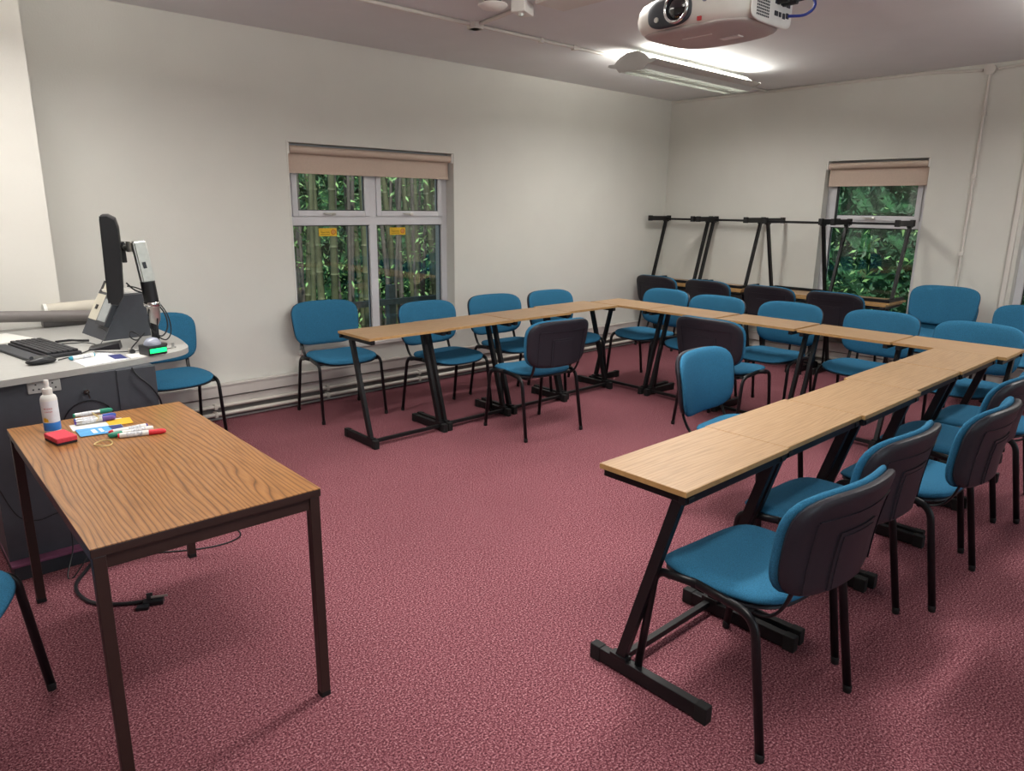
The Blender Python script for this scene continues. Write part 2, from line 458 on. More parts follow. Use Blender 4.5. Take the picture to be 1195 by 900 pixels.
def sticker(x, label):
    t = thing('window_sticker', label, 'sticker', (x, YA+.133, 1.31))
    obj('backing', B(0, .158, -.0015, 0, 0, .062), M['sticker'], t)
    R = (PI/2, 0, 0)
    text('Please keep', .017, M['ink'], 'lettering', t, (.014, -.0018, .026), R)
    text('windows closed', .0125, M['ink'], 'lettering', t, (.014, -.0018, .011), R)
    text('Notice', .008, M['ink'], 'lettering', t, (.01, -.0018, .048), R)
    bm = bmesh.new()
    tube(bm, [(.128+.018*math.cos(a), -.002, .032+.018*math.sin(a)) for a in [2*PI*k/28 for k in range(28)]], .0026, 6, closed=True)
    obj('round_symbol', bm, M['redink'], t)
    obj('symbol_centre', cyl(bmesh.new(), (.128, -.002, .032), .011, .001, axis='y'), M['orangeink'], t)
sticker(2.79, 'yellow notice sticker at the top of the left lower pane')
sticker(3.455, 'yellow notice sticker at the top of the right lower pane')

# skirting heaters
def heater(label, L, loc, rz):
    t = thing('skirting_heater', label, 'heater', loc, rz)
    obj('top_panel', box(box(bmesh.new(), 0, L, -.05, 0, .185, .262, .004), 0, L, -.056, -.0, .262, .275, .003), M['heat'], t)
    obj('back_panel', box(bmesh.new(), 0, L, -.014, 0, .02, .185), M['heatd'], t)
    obj('mid_panel', box(bmesh.new(), 0, L, -.03, -.014, .105, .175, .003), M['heat'], t)
    for z, r in ((.115, .013), (.055, .015)):
        p = tube(bmesh.new(), [(0, -.045, z), (L*.5, -.045, z), (L, -.045, z)], r, 10)
        for k in range(1, int(L/.9)):
            box(p, k*.9-.012, k*.9+.012, -.062, -.0, z-.02, z+.02, .003)
        obj('pipe', p, M['pipe'], t, sm=True)
heater('long grey skirting heater with two pipes along the far wall', XB-.07-.9, (.9, YA-.004, 0), 0)
heater('grey skirting heater with two pipes along the right wall', 6.9, (XB-.004, YA-.07, 0), -PI/2)

# conduits
def conduit(label, pts, r, clips=(), name='cable_conduit'):
    t = thing(name, label, 'conduit')
    obj('pipe', tube(bmesh.new(), arcpath(pts, .04), r, 10), M['conduit'], t, sm=True)
    for c in clips:
        obj('clip', B(c[0]-.016, c[0]+.016, c[1]-.016, c[1]+.016, c[2]-.018, c[2]+.018, .003), M['conduit'], t)
    return t
conduit('white conduit running across the ceiling towards the right wall', [(.9, 4.04, H-.014), (XB-.02, 4.04, H-.014)], .0125,
        [(x, 4.04, H-.016) for x in (1.75, 2.3, 3.95, 4.3, 5.3, 6.2)])
b = B(3.29, 3.37, 4.0, 4.08, H-.04, H, .008); cyl(b, (3.33, 4.04, H-.02), .05, .04); tag(obj('junction_box', b, M['conduit'], sm=True), 'round white junction box on the ceiling conduit', 'junction box')
conduit('short white conduit branching to the ceiling detector', [(3.33, 3.98, H-.014), (3.26, 3.52, H-.014)], .0125)
conduit('thin white conduit dropping down the right wall beside the window', [(XB-.012, 2.045, H-.02), (XB-.012, 2.045, .3)], .0115,
        [(XB-.014, 2.045, z) for z in (2.35, 1.85, 1.2, .7)])
conduit('white conduit along the top of the right wall', [(XB-.014, 5.15, H-.02), (XB-.014, 2.5, H-.022), (XB-.014, 2.1, H-.05)], .012)
conduit('white conduit sloping from the round box to the ceiling at the right', [(XB-.014, 1.99, H-.05), (XB-.014, 1.55, H-.02), (XB-.014, -.5, H-.018)], .012)
b = cyl(bmesh.new(), (XB-.02, 2.045, H-.05), .042, .04, axis='x'); tag(obj('junction_box', b, M['conduit'], sm=True), 'round white junction box high on the right wall', 'junction box')
tag(obj('wall_duct', B(XB-.03, XB, 1.665, 1.70, .28, H-.07, .004), M['conduit']), 'white vertical duct strip beside the window at the right edge', 'duct')
# ceiling detector, box, trunking
t = thing('ceiling_detector', 'white ceiling detector with a curved cover and dark vents', 'detector', (3.02, 3.50, H), D(-30))
obj('dark_vent', lathe(bmesh.new(), [(.035, -.04), (.05, -.03), (.05, -.015), (.06, 0)]), M['dkgrey'], t, sm=True)
obj('cover', lathe(bmesh.new(), [(.03, -.068), (.07, -.06), (.088, -.045), (.085, -.038), (.03, -.042)]), M['white'], t, sm=True)
t = thing('sensor_box', 'small white sensor box with a clear lens on the ceiling', 'sensor', (3.22, 3.46, H), D(25))
obj('casing', B(-.075, .075, -.045, .045, -.065, 0, .006), M['white'], t)
obj('clear_lens', lathe(bmesh.new(), [(.005, -.085), (.014, -.08), (.018, -.065)], (-.02, 0, 0)), M['silver'], t, sm=True)
tag(obj('ceiling_trunking', B(3.20, 3.44, 2.4, 3.33, H-.035, H, .004), M['conduit']), 'flat white trunking on the ceiling at the top edge of the photo', 'trunking')

# ------------------------------------------------------------------ luminaires
def make_luminaire(label):
    t = thing('ceiling_light', label, 'ceiling light', group='fluorescent ceiling lights')
    L, zt, zb = 1.5, -.03, -.155
    # winged end plate outline (y, z)
    prof = [(-.235, -.112), (-.20, -.125), (-.15, -.135), (-.12, -.165), (.12, -.165), (.15, -.135), (.20, -.125), (.235, -.112), (.225, -.098), (.17, -.10), (.125, -.06), (.05, -.03), (-.05, -.03), (-.125, -.06), (-.17, -.10), (-.225, -.098)]
    for s in (-1, 1):
        bm = bmesh.new(); vs0 = [bm.verts.new((s*L/2, y, z)) for y, z in prof]; vs1 = [bm.verts.new((s*(L/2+.012), y, z)) for y, z in prof]
        n = len(prof)
        for i in range(n): bm.faces.new((vs0[i], vs0[(i+1) % n], vs1[(i+1) % n], vs1[i]))
        bm.faces.new(vs0); bm.faces.new(vs1[::-1]); bmesh.ops.triangulate(bm, faces=[f for f in bm.faces if len(f.verts) > 4])
        obj('end_plate', bm, M['lum'], t)
    # curved side wings
    for s in (-1, 1):
        bm = bmesh.new(); P = [(.232, -.108), (.2, -.12), (.15, -.13), (.125, -.163)]; prev = None
        for y, z in P:
            cur = [bm.verts.new((x, s*y, z)) for x in (-L/2, L/2)] + [bm.verts.new((x, s*(y-.004), z+.004)) for x in (L/2, -L/2)]
            if prev:
                for k in range(4): bm.faces.new((prev[k], prev[(k+1) % 4], cur[(k+1) % 4], cur[k]))
            prev = cur
        obj('side_wing', bm, M['lum'], t)
    obj('gear_spine', box(box(bmesh.new(), -L/2, L/2, -.07, .07, -.09, -.03, .004), -.05, .05, -.02, .02, -.03, 0), M['lum'], t)
    for s in (-1, 1):
        obj('fluorescent_tube', cyl(bmesh.new(), (0, s*.11, -.062), .013, L-.06, axis='x'), M['tubelight'], t, sm=True)
    lv = bmesh.new()
    for k in range(49):
        x = -L/2+.02+k*(L-.04)/48; box(lv, x-.0012, x+.0012, -.115, .115, -.164, -.135)
    for y in (-.115, -.04, .04, .115): box(lv, -L/2+.01, L/2-.01, y-.0015, y+.0015, -.165, -.135)
    obj('louvre', lv, M['louv'], t)
    return t
LUM = [(2.65, 2.15, 'fluorescent ceiling light above the middle of the room, over the frame top', 1),
       (5.42, 3.77, 'fluorescent ceiling light with lit tube hanging near the far right corner', 1),
       (.55, 3.77, 'fluorescent ceiling light above the teaching lectern at the left', 1),
       (5.45, .75, 'fluorescent ceiling light above the right end of the oak desks', 1),
       (.75, .55, 'fluorescent ceiling light near the camera, above the brown table end', 1)]
L0 = make_luminaire(LUM[0][2])
for i, (x, y, lab, k) in enumerate(LUM):
    o = L0 if i == 0 else copy_tree(L0)
    o.location = (x, y, H-.0005); o['label'] = lab
    ld = bpy.data.lights.new('luminaire_lamp', 'AREA'); ld.shape = 'RECTANGLE'; ld.size = 1.4; ld.size_y = .22
    ld.energy = (54, 28, 32, 28, 30)[i]; ld.color = (1, .97, .92); ld.spread = D(165)
    lo = bpy.data.objects.new('luminaire_lamp', ld); C.objects.link(lo); lo.location = (x, y, H-.172)
    for sy in (-1, 1):
        ud = bpy.data.lights.new('luminaire_uplamp', 'AREA'); ud.shape = 'RECTANGLE'; ud.size = 1.42; ud.size_y = .08
        ud.energy = 11; ud.color = (1, .97, .90)
        uo = bpy.data.objects.new('luminaire_uplamp', ud); C.objects.link(uo); uo.location = (x, y+sy*.165, H-.095); uo.rotation_euler = (PI+sy*D(-25), 0, 0)

# ------------------------------------------------------------------ chairs
def make_chair():
    t = thing('stacking_chair', 'chair', 'chair', group='blue upholstered stacking chairs')
    def stop(x, y): return .478 - .012*(1-min(1, (x/.2)**2)) - max(0, y-.12)**2*2.6 + .10*max(0, -y-.10)**2*3
    def sbot(x, y): return .430 - max(0, y-.12)**2*1.8
    def wseat(p):
        k = 1-.10*max(0, -p.y)/.215
        return Vector((p.x*k, p.y+.012, p.z))
    obj('seat', cushion(bmesh.new(), .243, .222, 3.6, stop, sbot, wseat, edge=.3), M['blue'], t, sm='all')
    obj('seat_shell', cushion(bmesh.new(), .236, .214, 3.6, lambda x, y: .438-max(0, y-.12)**2*1.9, lambda x, y: .418-max(0, y-.12)**2*1.6, wseat, rings=5, edge=.2), M['shell'], t, sm='all')
    # backrest, modelled flat (x, y=height) then bent and leaned
    HZ = .666
    def bend(off):
        def f(p):
            x, h, d = p.x, p.y, p.z
            x *= 1+.05*(h/.165)
            y = -.262 + .75*x*x - (h+.165)*.17 - .35*(h/.165)**2*.03 + d
            return Vector((x, y, HZ+h))
        return f
    obj('backrest', cushion(bmesh.new(), .266, .167, 4.2, lambda x, y: .037, lambda x, y: .004, bend(0), edge=.2), M['blue'], t, sm='all')
    sh = cushion(bmesh.new(), .262, .163, 4.2, lambda x, y: .012, lambda x, y: -.022, bend(0), rings=8, edge=.12)
    f = bend(0)
    # moulded ridges on the shell's rear: an inner panel, a line above it
    def strip(x0, x1, h0, h1, d=-.0255):
        n = 8 if abs(x1-x0) > .05 else 1
        m_ = 6 if abs(h1-h0) > .05 else 1
        g = [[sh.verts.new(f(Vector((x0+(x1-x0)*i/n, h0+(h1-h0)*j/m_, d)))) for j in range(m_+1)] for i in range(n+1)]
        g2 = [[sh.verts.new(f(Vector((x0+(x1-x0)*i/n, h0+(h1-h0)*j/m_, -.015)))) for j in range(m_+1)] for i in range(n+1)]
        for i in range(n):
            for j in range(m_): sh.faces.new((g[i][j], g[i][j+1], g[i+1][j+1], g[i+1][j]))
        for i in range(n):
            sh.faces.new((g[i][0], g[i+1][0], g2[i+1][0], g2[i][0])); sh.faces.new((g[i][m_], g2[i][m_], g2[i+1][m_], g[i+1][m_]))
        for j in range(m_):
            sh.faces.new((g[0][j], g2[0][j], g2[0][j+1], g[0][j+1])); sh.faces.new((g[n][j], g[n][j+1], g2[n][j+1], g2[n][j]))
    strip(-.095, .095, -.15, .035, -.0265)
    strip(-.082, .082, -.145, .022, -.0295)
    strip(-.19, .19, .085, .09)
    for sx in (-1, 1): strip(sx*.19, sx*.195, -.14, .085)
    obj('backrest_shell', sh, M['shell'], t, sm=True)
    for sx in (-1, 1):
        X, Xt = sx*.253, sx*.243
        rear = arcpath([(X, -.238, .012), (Xt, -.172, .432), (Xt, .03, .446)], .062, 8)
        leg = obj('leg', tube(bmesh.new(), rear, .0105, 12, .0145), M['steel'], t, sm='all')
        obj('foot_cap', lathe(bmesh.new(), [(.011, 0), (.0135, .003), (.0135, .024), (.0115, .027)], (X, -.238, 0), 12), M['rubber'], leg, sm=True)
        front = arcpath([(X, .236, .012), (Xt, .19, .425), (Xt, .03, .446)], .042, 7)
        leg = obj('leg', tube(bmesh.new(), front, .0105, 12, .0145), M['steel'], t, sm='all')
        obj('foot_cap', lathe(bmesh.new(), [(.011, 0), (.0135, .003), (.0135, .024), (.0115, .027)], (X, .236, 0), 12), M['rubber'], leg, sm=True)
        br = arcpath([(sx*.185, .05, .420), (sx*.19, -.19, .412), (sx*.2, -.245, .50), (sx*.2, -.262, .60)], .06, 6)
        obj('back_bracket', tube(bmesh.new(), br, .012, 8, .005), M['steel'], t, sm='all')
    fr = bmesh.new()
    for y, z in ((.14, .422), (-.13, .420)):
        tube(fr, [(-.243, y, z), (0, y, z-.002), (.243, y, z)], .009, 8)
    obj('seat_frame', fr, M['steel'], t, sm=True)
    return t

chair0 = make_chair()
CH = [ # x, y, rz(deg; 0 faces +y), label, z, tilt
 (2.635, 4.815, 175, 'dark teal chair facing the room under the left half of the wide window', 0),
 (3.265, 4.31, 180, 'blue chair under the right half of the wide window, second from the desk row end', 0),
 (3.955, 4.33, 174, 'blue chair behind the far desk row, third along, right of the wide window', 0),
 (4.585, 4.27, 178, 'blue chair behind the far desk row, fourth along, partly behind a black-backed chair', 0),
 (3.475, 3.565, -5, 'chair with its black back to us standing inside the far desk row', 0),
 (5.27, 3.95, 84, 'blue chair in the far corner of the desk horseshoe, leftmost along the back row', 0),
 (5.19, 3.34, 90, 'blue chair behind the back desk row, second from the far corner', 0),
 (5.27, 2.72, 90, 'blue chair behind the back desk row, third from the far corner', 0),
 (5.33, 2.04, 90, 'blue chair behind the back desk row, fourth from the far corner', 0),
 (5.26, 1.39, 90, 'blue chair at the right end of the back desk row where the rows meet', 0),
 (6.90, 4.88, -90, 'chair with black back at the stacked wall desks, nearest the room corner', 0),
 (6.90, 4.22, -90, 'chair with black back at the stacked wall desks, second from the room corner', 0),
 (6.90, 3.52, -90, 'chair with black back at the stacked wall desks, third from the room corner', 0),
 (6.90, 2.87, -90, 'chair with black back at the stacked wall desks, in front of the narrow window', 0),
 (6.66, 2.04, 90, 'lower blue chair of the stack by the right wall beside the narrow window', 0),
 (6.62, 2.03, 90, 'topmost blue chair of the stack by the right wall beside the narrow window', .105),
 (6.62, 1.38, 90, 'dark teal chair against the right wall at the right edge of the photo', 0),
 (4.57, 2.70, -90, 'chair with its black back to us in the middle, behind the bright blue chair', 0),
 (3.27, 1.79, 184, 'bright blue chair facing us inside the near desk row', 0),
 (1.99, 1.02, -4, 'nearest chair with wide black back at the near end of the right desk row', 0),
 (2.61, 1.09, -2, 'black-backed chair second from the near end of the right desk row', 0),
 (3.23, .99, 0, 'black-backed chair third from the near end of the right desk row', 0),
 (3.89, 1.08, 0, 'black-backed chair fourth from the near end of the right desk row', 0),
 (4.44, 1.03, 8, 'chair cut by the right edge, last of those along the right desk row', 0),
 (-.05, 2.38, -115, 'blue chair cut by the left edge beside the brown wood-grain table', 0),
 (1.42, 4.86, 180, 'dark teal chair by the far wall behind the grey lectern', 0),
]
for i, (x, y, rz, lab, z) in enumerate(CH):
    o = chair0 if i == 0 else copy_tree(chair0)
    o.location = (x, y, z); o.rotation_euler = (0, 0, D(rz)); o['label'] = lab

# ------------------------------------------------------------------ cantilever desks
TOP = .74
def make_desk(L, dep, lb, lt, f0, f1):
    """sitter on -y. lb / lt = y of leg base / top, f0..f1 foot extent"""
    t = thing('cantilever_desk', 'desk', 'desk', group='narrow oak-topped cantilever desks')
    h = L/2; d = dep/2
    tb = B(-h+.001, h-.001, -d+.001, d-.001, TOP-.018, TOP, .0012)
    obj('tabletop', tb, M['oak'], t)
    e = bmesh.new()
    for q in ((-h, h, -d-.0005, -d+.0015), (-h, h, d-.0015, d+.0005), (-h-.0005, -h+.0015, -d, d), (h-.0015, h+.0005, -d, d)):
        box(e, *q, TOP-.0175, TOP-.0012)
    obj('edge_banding', e, M['oakedge'], t)
    obj('rail', B(-h+.004, h-.004, -d+.004, -d+.029, TOP-.046, TOP-.0185, .003), M['steelm'], t)
    for s in (-1, 1):
        xc = s*(h-.030)
        ab = B(xc-.015, xc+.015, -d+.012, d-.006, TOP-.046, TOP-.0185, .003)
        cyl(ab, (xc, -d+.012, TOP-.034), .014, .03, 12, 'x')
        obj('top_bracket', ab, M['steelm'], t)
        lg = bar(bmesh.new(), (xc, lb, .045), (xc, lt, TOP-.044), .024, .036, (1, 0, 0))
        obj('leg', lg, M['steelm'], t)
        ft = B(xc-.016, xc+.016, f0, f1, .006, .056, .003)
        box(ft, xc-.017, xc+.017, lb-.035, lb+.035, .052, .068, .003)
        fo = obj('foot', ft, M['steelm'], t)
        for yy in (f0, f1):
            obj('end_cap', B(xc-.018, xc+.018, yy-.022, yy+.022, .0, .059, .004), M['rubber'], fo)
    obj('stretcher', B(-h+.03, h-.03, lb-.002, lb+.022, .028, .05, .002), M['steelm'], t)
    return t
deskN = make_desk(.622, .335, .065, -.125, -.265, .165)
deskW = make_desk(.622, .395, .125, -.07, -.175, .175)
def put(proto, used, x, y, rz, lab, z=0, flip=False):
    o = proto if not used[0] else copy_tree(proto); used[0] = True
    o.location = (x, y, z); o.rotation_euler = (0, PI if flip else 0, D(rz)); o['label'] = lab
    return o
uN, uW = [False], [False]
place = ['nearest the camera', 'second from the near end', 'third from the near end', 'fourth from the near end', 'butting against the back row']
for k, (x, dy) in enumerate([(2.025, 0), (2.65, .006), (3.275, -.008), (3.9, .014), (4.53, .006)]):
    put(deskN, uN, x, 1.272+dy, 0, 'oak-topped black desk in the right-hand row, '+place[k])
place = ['first at the open left end', 'second from the left end', 'third from the left end', 'last before the far corner']
for k, (x, dy, r) in enumerate([(2.64, -.02, 0), (3.255, -.01, 0), (3.89, 0, 0), (4.515, .04, 0)]):
    put(deskW, uW, x, 4.09+dy, 180+r, 'oak-topped black desk in the row along the window wall, '+place[k])
place = ['turning the far corner', 'second from the far corner', 'middle one', 'second from the right end', 'at the right end']
for k, (y, dx) in enumerate([(3.945, .01), (3.31, 0), (2.66, .015), (2.01, 0), (1.375, .01)]):
    put(deskW, uW, 5.04+dx-.01, y, 90, 'oak-topped black desk in the back row of the horseshoe, '+place[k])
place = ['nearest the room corner', 'second from the room corner', 'third from the room corner', 'in front of the narrow window']
for k, y in enumerate([4.855, 4.20, 3.47, 2.765]):
    put(deskW, uW, 6.945, y, -90, 'upright desk under the upturned desks, '+place[k])
for k, (y, r) in enumerate([(4.825, -90), (4.195, -90), (3.415, 90), (2.74, -90)]):
    put(deskW, uW, 6.955 if r < 0 else 6.95, y, r, 'upturned desk, feet in the air on the wall desks, '+place[k], z=2*TOP+.001, flip=True)

# ------------------------------------------------------------------ brown table
t = thing('brown_table', 'wood-grain topped table with dark brown metal legs in the left foreground', 'table', (.64, 2.53, 0), D(-.5))
TW, TL, TZ = .31, .645, .72
obj('tabletop', B(-TW, TW, -TL, TL, TZ-.003, TZ, .0008), M['teak'], t)
obj('table_edge', B(-TW, TW, -TL, TL, TZ-.026, TZ-.003, .002), M['brown'], t)
fr = bmesh.new()
for s in (-1, 1):
    box(fr, s*(TW-.022)-.011, s*(TW-.022)+.011, -TL+.02, TL-.02, TZ-.066, TZ-.0265, .002)
    box(fr, -TW+.02, TW-.02, s*(TL-.022)-.011, s*(TL-.022)+.011, TZ-.066, TZ-.0265, .002)
obj('rail_frame', fr, M['brown'], t)
for sx in (-1, 1):
    for sy in (-1, 1):
        x, y = sx*(TW-.019), sy*(TL-.019)
        lg = obj('leg', B(x-.0155, x+.0155, y-.0155, y+.0155, .006, TZ-.027, .002), M['brown'], t)
        obj('foot_cap', B(x-.0165, x+.0165, y-.0165, y+.0165, 0, .018, .003), M['rubber'], lg)

# ------------------------------------------------------------------ lectern / podium
PZ = .86
t = thing('teaching_lectern', 'slate grey teaching desk with pale grey rounded top behind the brown table', 'lectern')
def rpoly(pts, r, n=6):
    P = [Vector((x, y, 0)) for x, y in pts]; out = []
    N = len(P)
    for i in range(N):
        a, b_, c = P[i-1], P[i], P[(i+1) % N]; q = min(r[i] if isinstance(r, list) else r, (a-b_).length*.45, (c-b_).length*.45)
        s = b_+(a-b_).normalized()*q; e = b_+(c-b_).normalized()*q
        for k in range(n+1):
            u = k/n; p = s*(1-u)**2+b_*2*u*(1-u)+e*u*u; out.append((p.x, p.y))
    return out
outline = rpoly([(.26, 3.385), (.78, 3.475), (1.17, 3.60), (1.225, 3.95), (1.23, 4.5), (1.0, 4.82), (.26, 4.83)], [.03, .2, .13, .15, .1, .05, .03])
top_bm = prism(bmesh.new(), outline, PZ-.027, PZ)
obj('worktop', top_bm, M['grey'], t, sm=True)
obj('body', box(prism(bmesh.new(), [(.30, 3.455), (.79, 3.455), (.79, 3.47), (.95, 3.47), (.95, 4.7), (.30, 4.7)], .07, PZ-.0275), .79, .952, 3.45, 3.466, .07, PZ-.028, .002), M['slate'], t)
obj('plinth', B(.305, .94, 3.40, 4.68, 0, .062, .002), M['slated'], t)
obj('trim_strip', B(.298, .955, 3.394, 4.69, .062, .072, .002), M['pink'], t)
arc = bmesh.new(); tube(arc, [(.665+.105*math.cos(a), 3.452, .60+.115*math.sin(a)) for a in [PI*k/20 for k in range(21)]], .003, 6)
obj('door_groove', arc, M['black'], t)
lk = cyl(bmesh.new(), (.665, 3.447, .757), .011, .016, 16, 'y'); bar(lk, (.667, 3.437, .757), (.673, 3.437, .728), .006, .003, (1, 0, 0))
obj('lock_and_key', lk, M['chrome'], t, sm=True)
sk = B(.455, .575, 3.446, 3.456, .779, .829, .004)
so = obj('socket_plate', sk, M['greyedge'], t)
hb = bmesh.new()
for x in (.485, .545):
    for dx, dz in ((0, .012), (-.01, -.008), (.01, -.008)): box(hb, x+dx-.003, x+dx+.003, 3.4445, 3.447, .804+dz-.003, .804+dz+.003)
obj('socket_hole', hb, M['black'], so)

def on(name, bm, m, label, cat, sm=False, **k):
    return tag(obj(name, bm, m, sm=sm), label, cat, **k)
def quad_sheet(pts, z, th=.0012):
    return prism(bmesh.new(), pts, z, z+th)

# papers and flat items on the lectern
on('paper_sheet', quad_sheet([(.68, 3.475), (.87, 3.54), (.83, 3.78), (.665, 3.70)], PZ), M['printed'], 'printed paper sheet under the pen at the front edge of the lectern', 'paper')
on('card', quad_sheet([(.75, 3.56), (.815, 3.565), (.805, 3.70), (.745, 3.68)], PZ+.0014), M['paper'], 'small white card lying on the printed sheet on the lectern', 'card')
on('leaflet', quad_sheet([(.818, 3.565), (.868, 3.555), (.868, 3.67), (.815, 3.675)], PZ+.0014), M['navy'], 'dark purple leaflet lying on the lectern beside the white card', 'leaflet')
on('paper_sheet', quad_sheet([(.33, 4.3), (.66, 4.36), (.56, 4.66), (.27, 4.58)], PZ), M['paper'], 'plain white paper sheet behind the keyboard on the lectern', 'paper')
on('notepad', box(bmesh.new(), .88, 1.02, 3.54, 3.64, PZ, PZ+.003), M['paper'], 'pale paper slip under the green-lit unit on the lectern', 'paper')

# keyboard
kb = thing('keyboard', 'black keyboard with wrist rest on the lectern', 'keyboard', (.62, 4.0, PZ), D(100))
# local x = length (towards -u), local y = depth
obj('base', B(-.235, .235, -.075, .075, .0, .018, .005), M['key'], kb)
for r in range(6):
    kr = bmesh.new(); y = .058-r*.0225
    x = -.222
    while x < .21:
        w = .0175 if not (r == 5 and -.1 < x < 0) else .1
        box(kr, x, x+w-.003, y-.0095, y+.0095, .018, .029, .003); x += w+.0008
        if .08 < x < .09: x += .008
    obj('key_row', kr, M['key'], kb)
obj('wrist_rest', B(-.235, .235, .082, .150, 0, .014, .006), M['dkgrey'], kb)
# mouse
ms = thing('computer_mouse', 'black computer mouse at the front edge of the lectern', 'mouse', (.55, 3.665, PZ), D(10))
obj('shell', cushion(bmesh.new(), .06, .034, 2.3, lambda x, y: .036-.012*abs(x/.06), lambda x, y: 0.0, edge=.7), M['black'], ms, sm='all')
obj('scroll_wheel', cyl(bmesh.new(), (-.035, 0, .03), .008, .007, 14, 'y'), M['dkgrey'], ms)

def marker(name, a, b, body, cap, label, cat='marker pen', plug=None, r=.0095, capf=.33, group=None):
    a, b = Vector(a), Vector(b); d = b-a; L = d.length; d.normalize()
    t = thing(name, label, cat, tuple(a)); t.rotation_mode = 'QUATERNION'; t.rotation_quaternion = Vector((0, 0, 1)).rotation_difference(d)
    obj('barrel', lathe(bmesh.new(), [(r*.8, .004), (r, .008), (r, L*(1-capf)), (r*.85, L*(1-capf)+.003)], seg=16), body, t, sm=True)
    obj('cap', lathe(bmesh.new(), [(r*1.08, L*(1-capf)), (r*1.1, L*.9), (r*.85, L-.004), (r*.5, L)], seg=16), cap, t, sm=True)
    obj('end_plug', lathe(bmesh.new(), [(r*.7, 0), (r*.9, .002), (r*.92, .01)], seg=16), plug or cap, t, sm=True)
    obj('print_band', lathe(bmesh.new(), [(r*1.01, L*.18), (r*1.01, L*.19), (r*1.01, L*.5), (r*1.0, L*.51)], seg=16), M['printed'], t, sm=True)
    if group: t['group'] = group
    return t
marker('marker_pen', (.765, 3.69, PZ+.0105), (.655, 3.655, PZ+.0105), M['white'], M['teal'], 'white marker pen with teal ends on the lectern', plug=M['teal'], capf=.12)

# console wedge
cs = thing('control_console', 'dark grey sloping control console on the lectern', 'console')
zb, zt = PZ, PZ+.225
bl, bf = Vector((.900, 4.09)), Vector((.872, 4.43))     # near / far ends of the sloping front's bottom edge
dx = Vector((.115, .01)); dep_b = Vector((.235, .03)); dep_t = Vector((.225, .03))
bm = bmesh.new()
def V3(p, z): return bm.verts.new((p.x, p.y, z))
n_, f_ = [], []
for P, base in ((n_, bl), (f_, bf)):
    P += [V3(base, zb), V3(base+dx, zt), V3(base+dep_t, zt), V3(base+dep_b, zb)]
bm.faces.new(n_); bm.faces.new(f_[::-1])
for i in range(4): bm.faces.new((n_[i], n_[(i+1) % 4], f_[(i+1) % 4], f_[i]))
obj('casing', bm, M['slate'], cs)
def slope(u, v, off=0):   # u 0..1 along front, v 0..1 up
    p = bl.lerp(bf, u)+dx*v; z = zb+(zt-zb)*v
    nrm = Vector((-(zt-zb), 0, dx.x)).normalized()
    return Vector((p.x, p.y, z))+nrm*off
def panel(u0, u1, v0, v1, o0, o1):
    b_ = bmesh.new(); q = [[b_.verts.new(slope(u, v, o)) for u, v in ((u0, v0), (u1, v0), (u1, v1), (u0, v1))] for o in (o0, o1)]
    for i in range(4): b_.faces.new((q[0][i], q[0][(i+1) % 4], q[1][(i+1) % 4], q[1][i]))
    b_.faces.new(q[0][::-1]); b_.faces.new(q[1]); return b_
tp = obj('touch_panel', panel(.04, .45, .28, .92, 0, .022), M['dkgrey'], cs)
obj('touch_screen', panel(.08, .41, .36, .84, .022, .024), M['screen'], tp)
wp = obj('wall_plate', panel(.5, .9, .35, .92, 0, .012), M['plate'], cs)
obj('knob', panel(.68, .74, .58, .68, .012, .018), M['black'], wp)
obj('plate', panel(.5, .86, .98, 1.22, -.01, .002), M['plate'], cs)
obj('black_button_panel', panel(.87, .95, .98, 1.22, -.01, .004), M['black'], cs)
on('paper_stack', box(bmesh.new(), .955, 1.10, 4.16, 4.38, zt+.06+PZ*0, zt+.066, 0) if False else prism(bmesh.new(), [(1.03, 4.17), (1.11, 4.18), (1.10, 4.40), (.985, 4.39)], zt+.001, zt+.009), M['paper'], 'white papers lying on top of the grey control console', 'paper')

# monitor (seen edge-on)
mn = thing('computer_monitor', 'black computer monitor seen edge-on above the lectern', 'monitor', (.965, 4.02, 1.280), D(0))
mr = Matrix.Rotation(D(-14.5), 4, 'Z') @ Matrix.Rotation(D(-2), 4, 'Y')
bm = bmesh.new(); prof = [(-.014, .215), (-.035, -.185), (-.028, -.200), (.0, -.205), (.030, -.165), (.050, .06), (.052, .15), (.043, .195), (.012, .215)]
rings = []
for yy, k in ((-.262, .9), (-.25, 1), (.25, 1), (.262, .9)):
    rings.append([bm.verts.new((x*k if x > 0 else x, yy, z*(1 if k == 1 else .975))) for x, z in prof])
for a_, b_ in zip(rings, rings[1:]):
    for i in range(len(prof)): bm.faces.new((a_[i], a_[(i+1) % len(prof)], b_[(i+1) % len(prof)], b_[i]))
bm.faces.new(rings[0][::-1]); bm.faces.new(rings[-1])
obj('back_shell', bm, M['black'], mn, sm=True)
bz = bmesh.new(); bar(bz, (-.0165, 0, .21), (-.0365, 0, -.19), .52, .006, (0, 1, 0)); obj('bezel', bz, M['black'], mn)
sc_ = bmesh.new(); bar(sc_, (-.0205, 0, .20), (-.0395, 0, -.175), .50, .0015, (0, 1, 0)); obj('screen', sc_, M['lcd'], mn)
vn = bmesh.new()
for k in range(9): box(vn, .02, .03, -.254, -.2505, .0-k*.012, .005-k*.012)
obj('mount_plate', box(bmesh.new(), .044, .066, -.05, .05, -.02, .08, .004), M['black'], mn)
mn.rotation_euler = mr.to_euler()

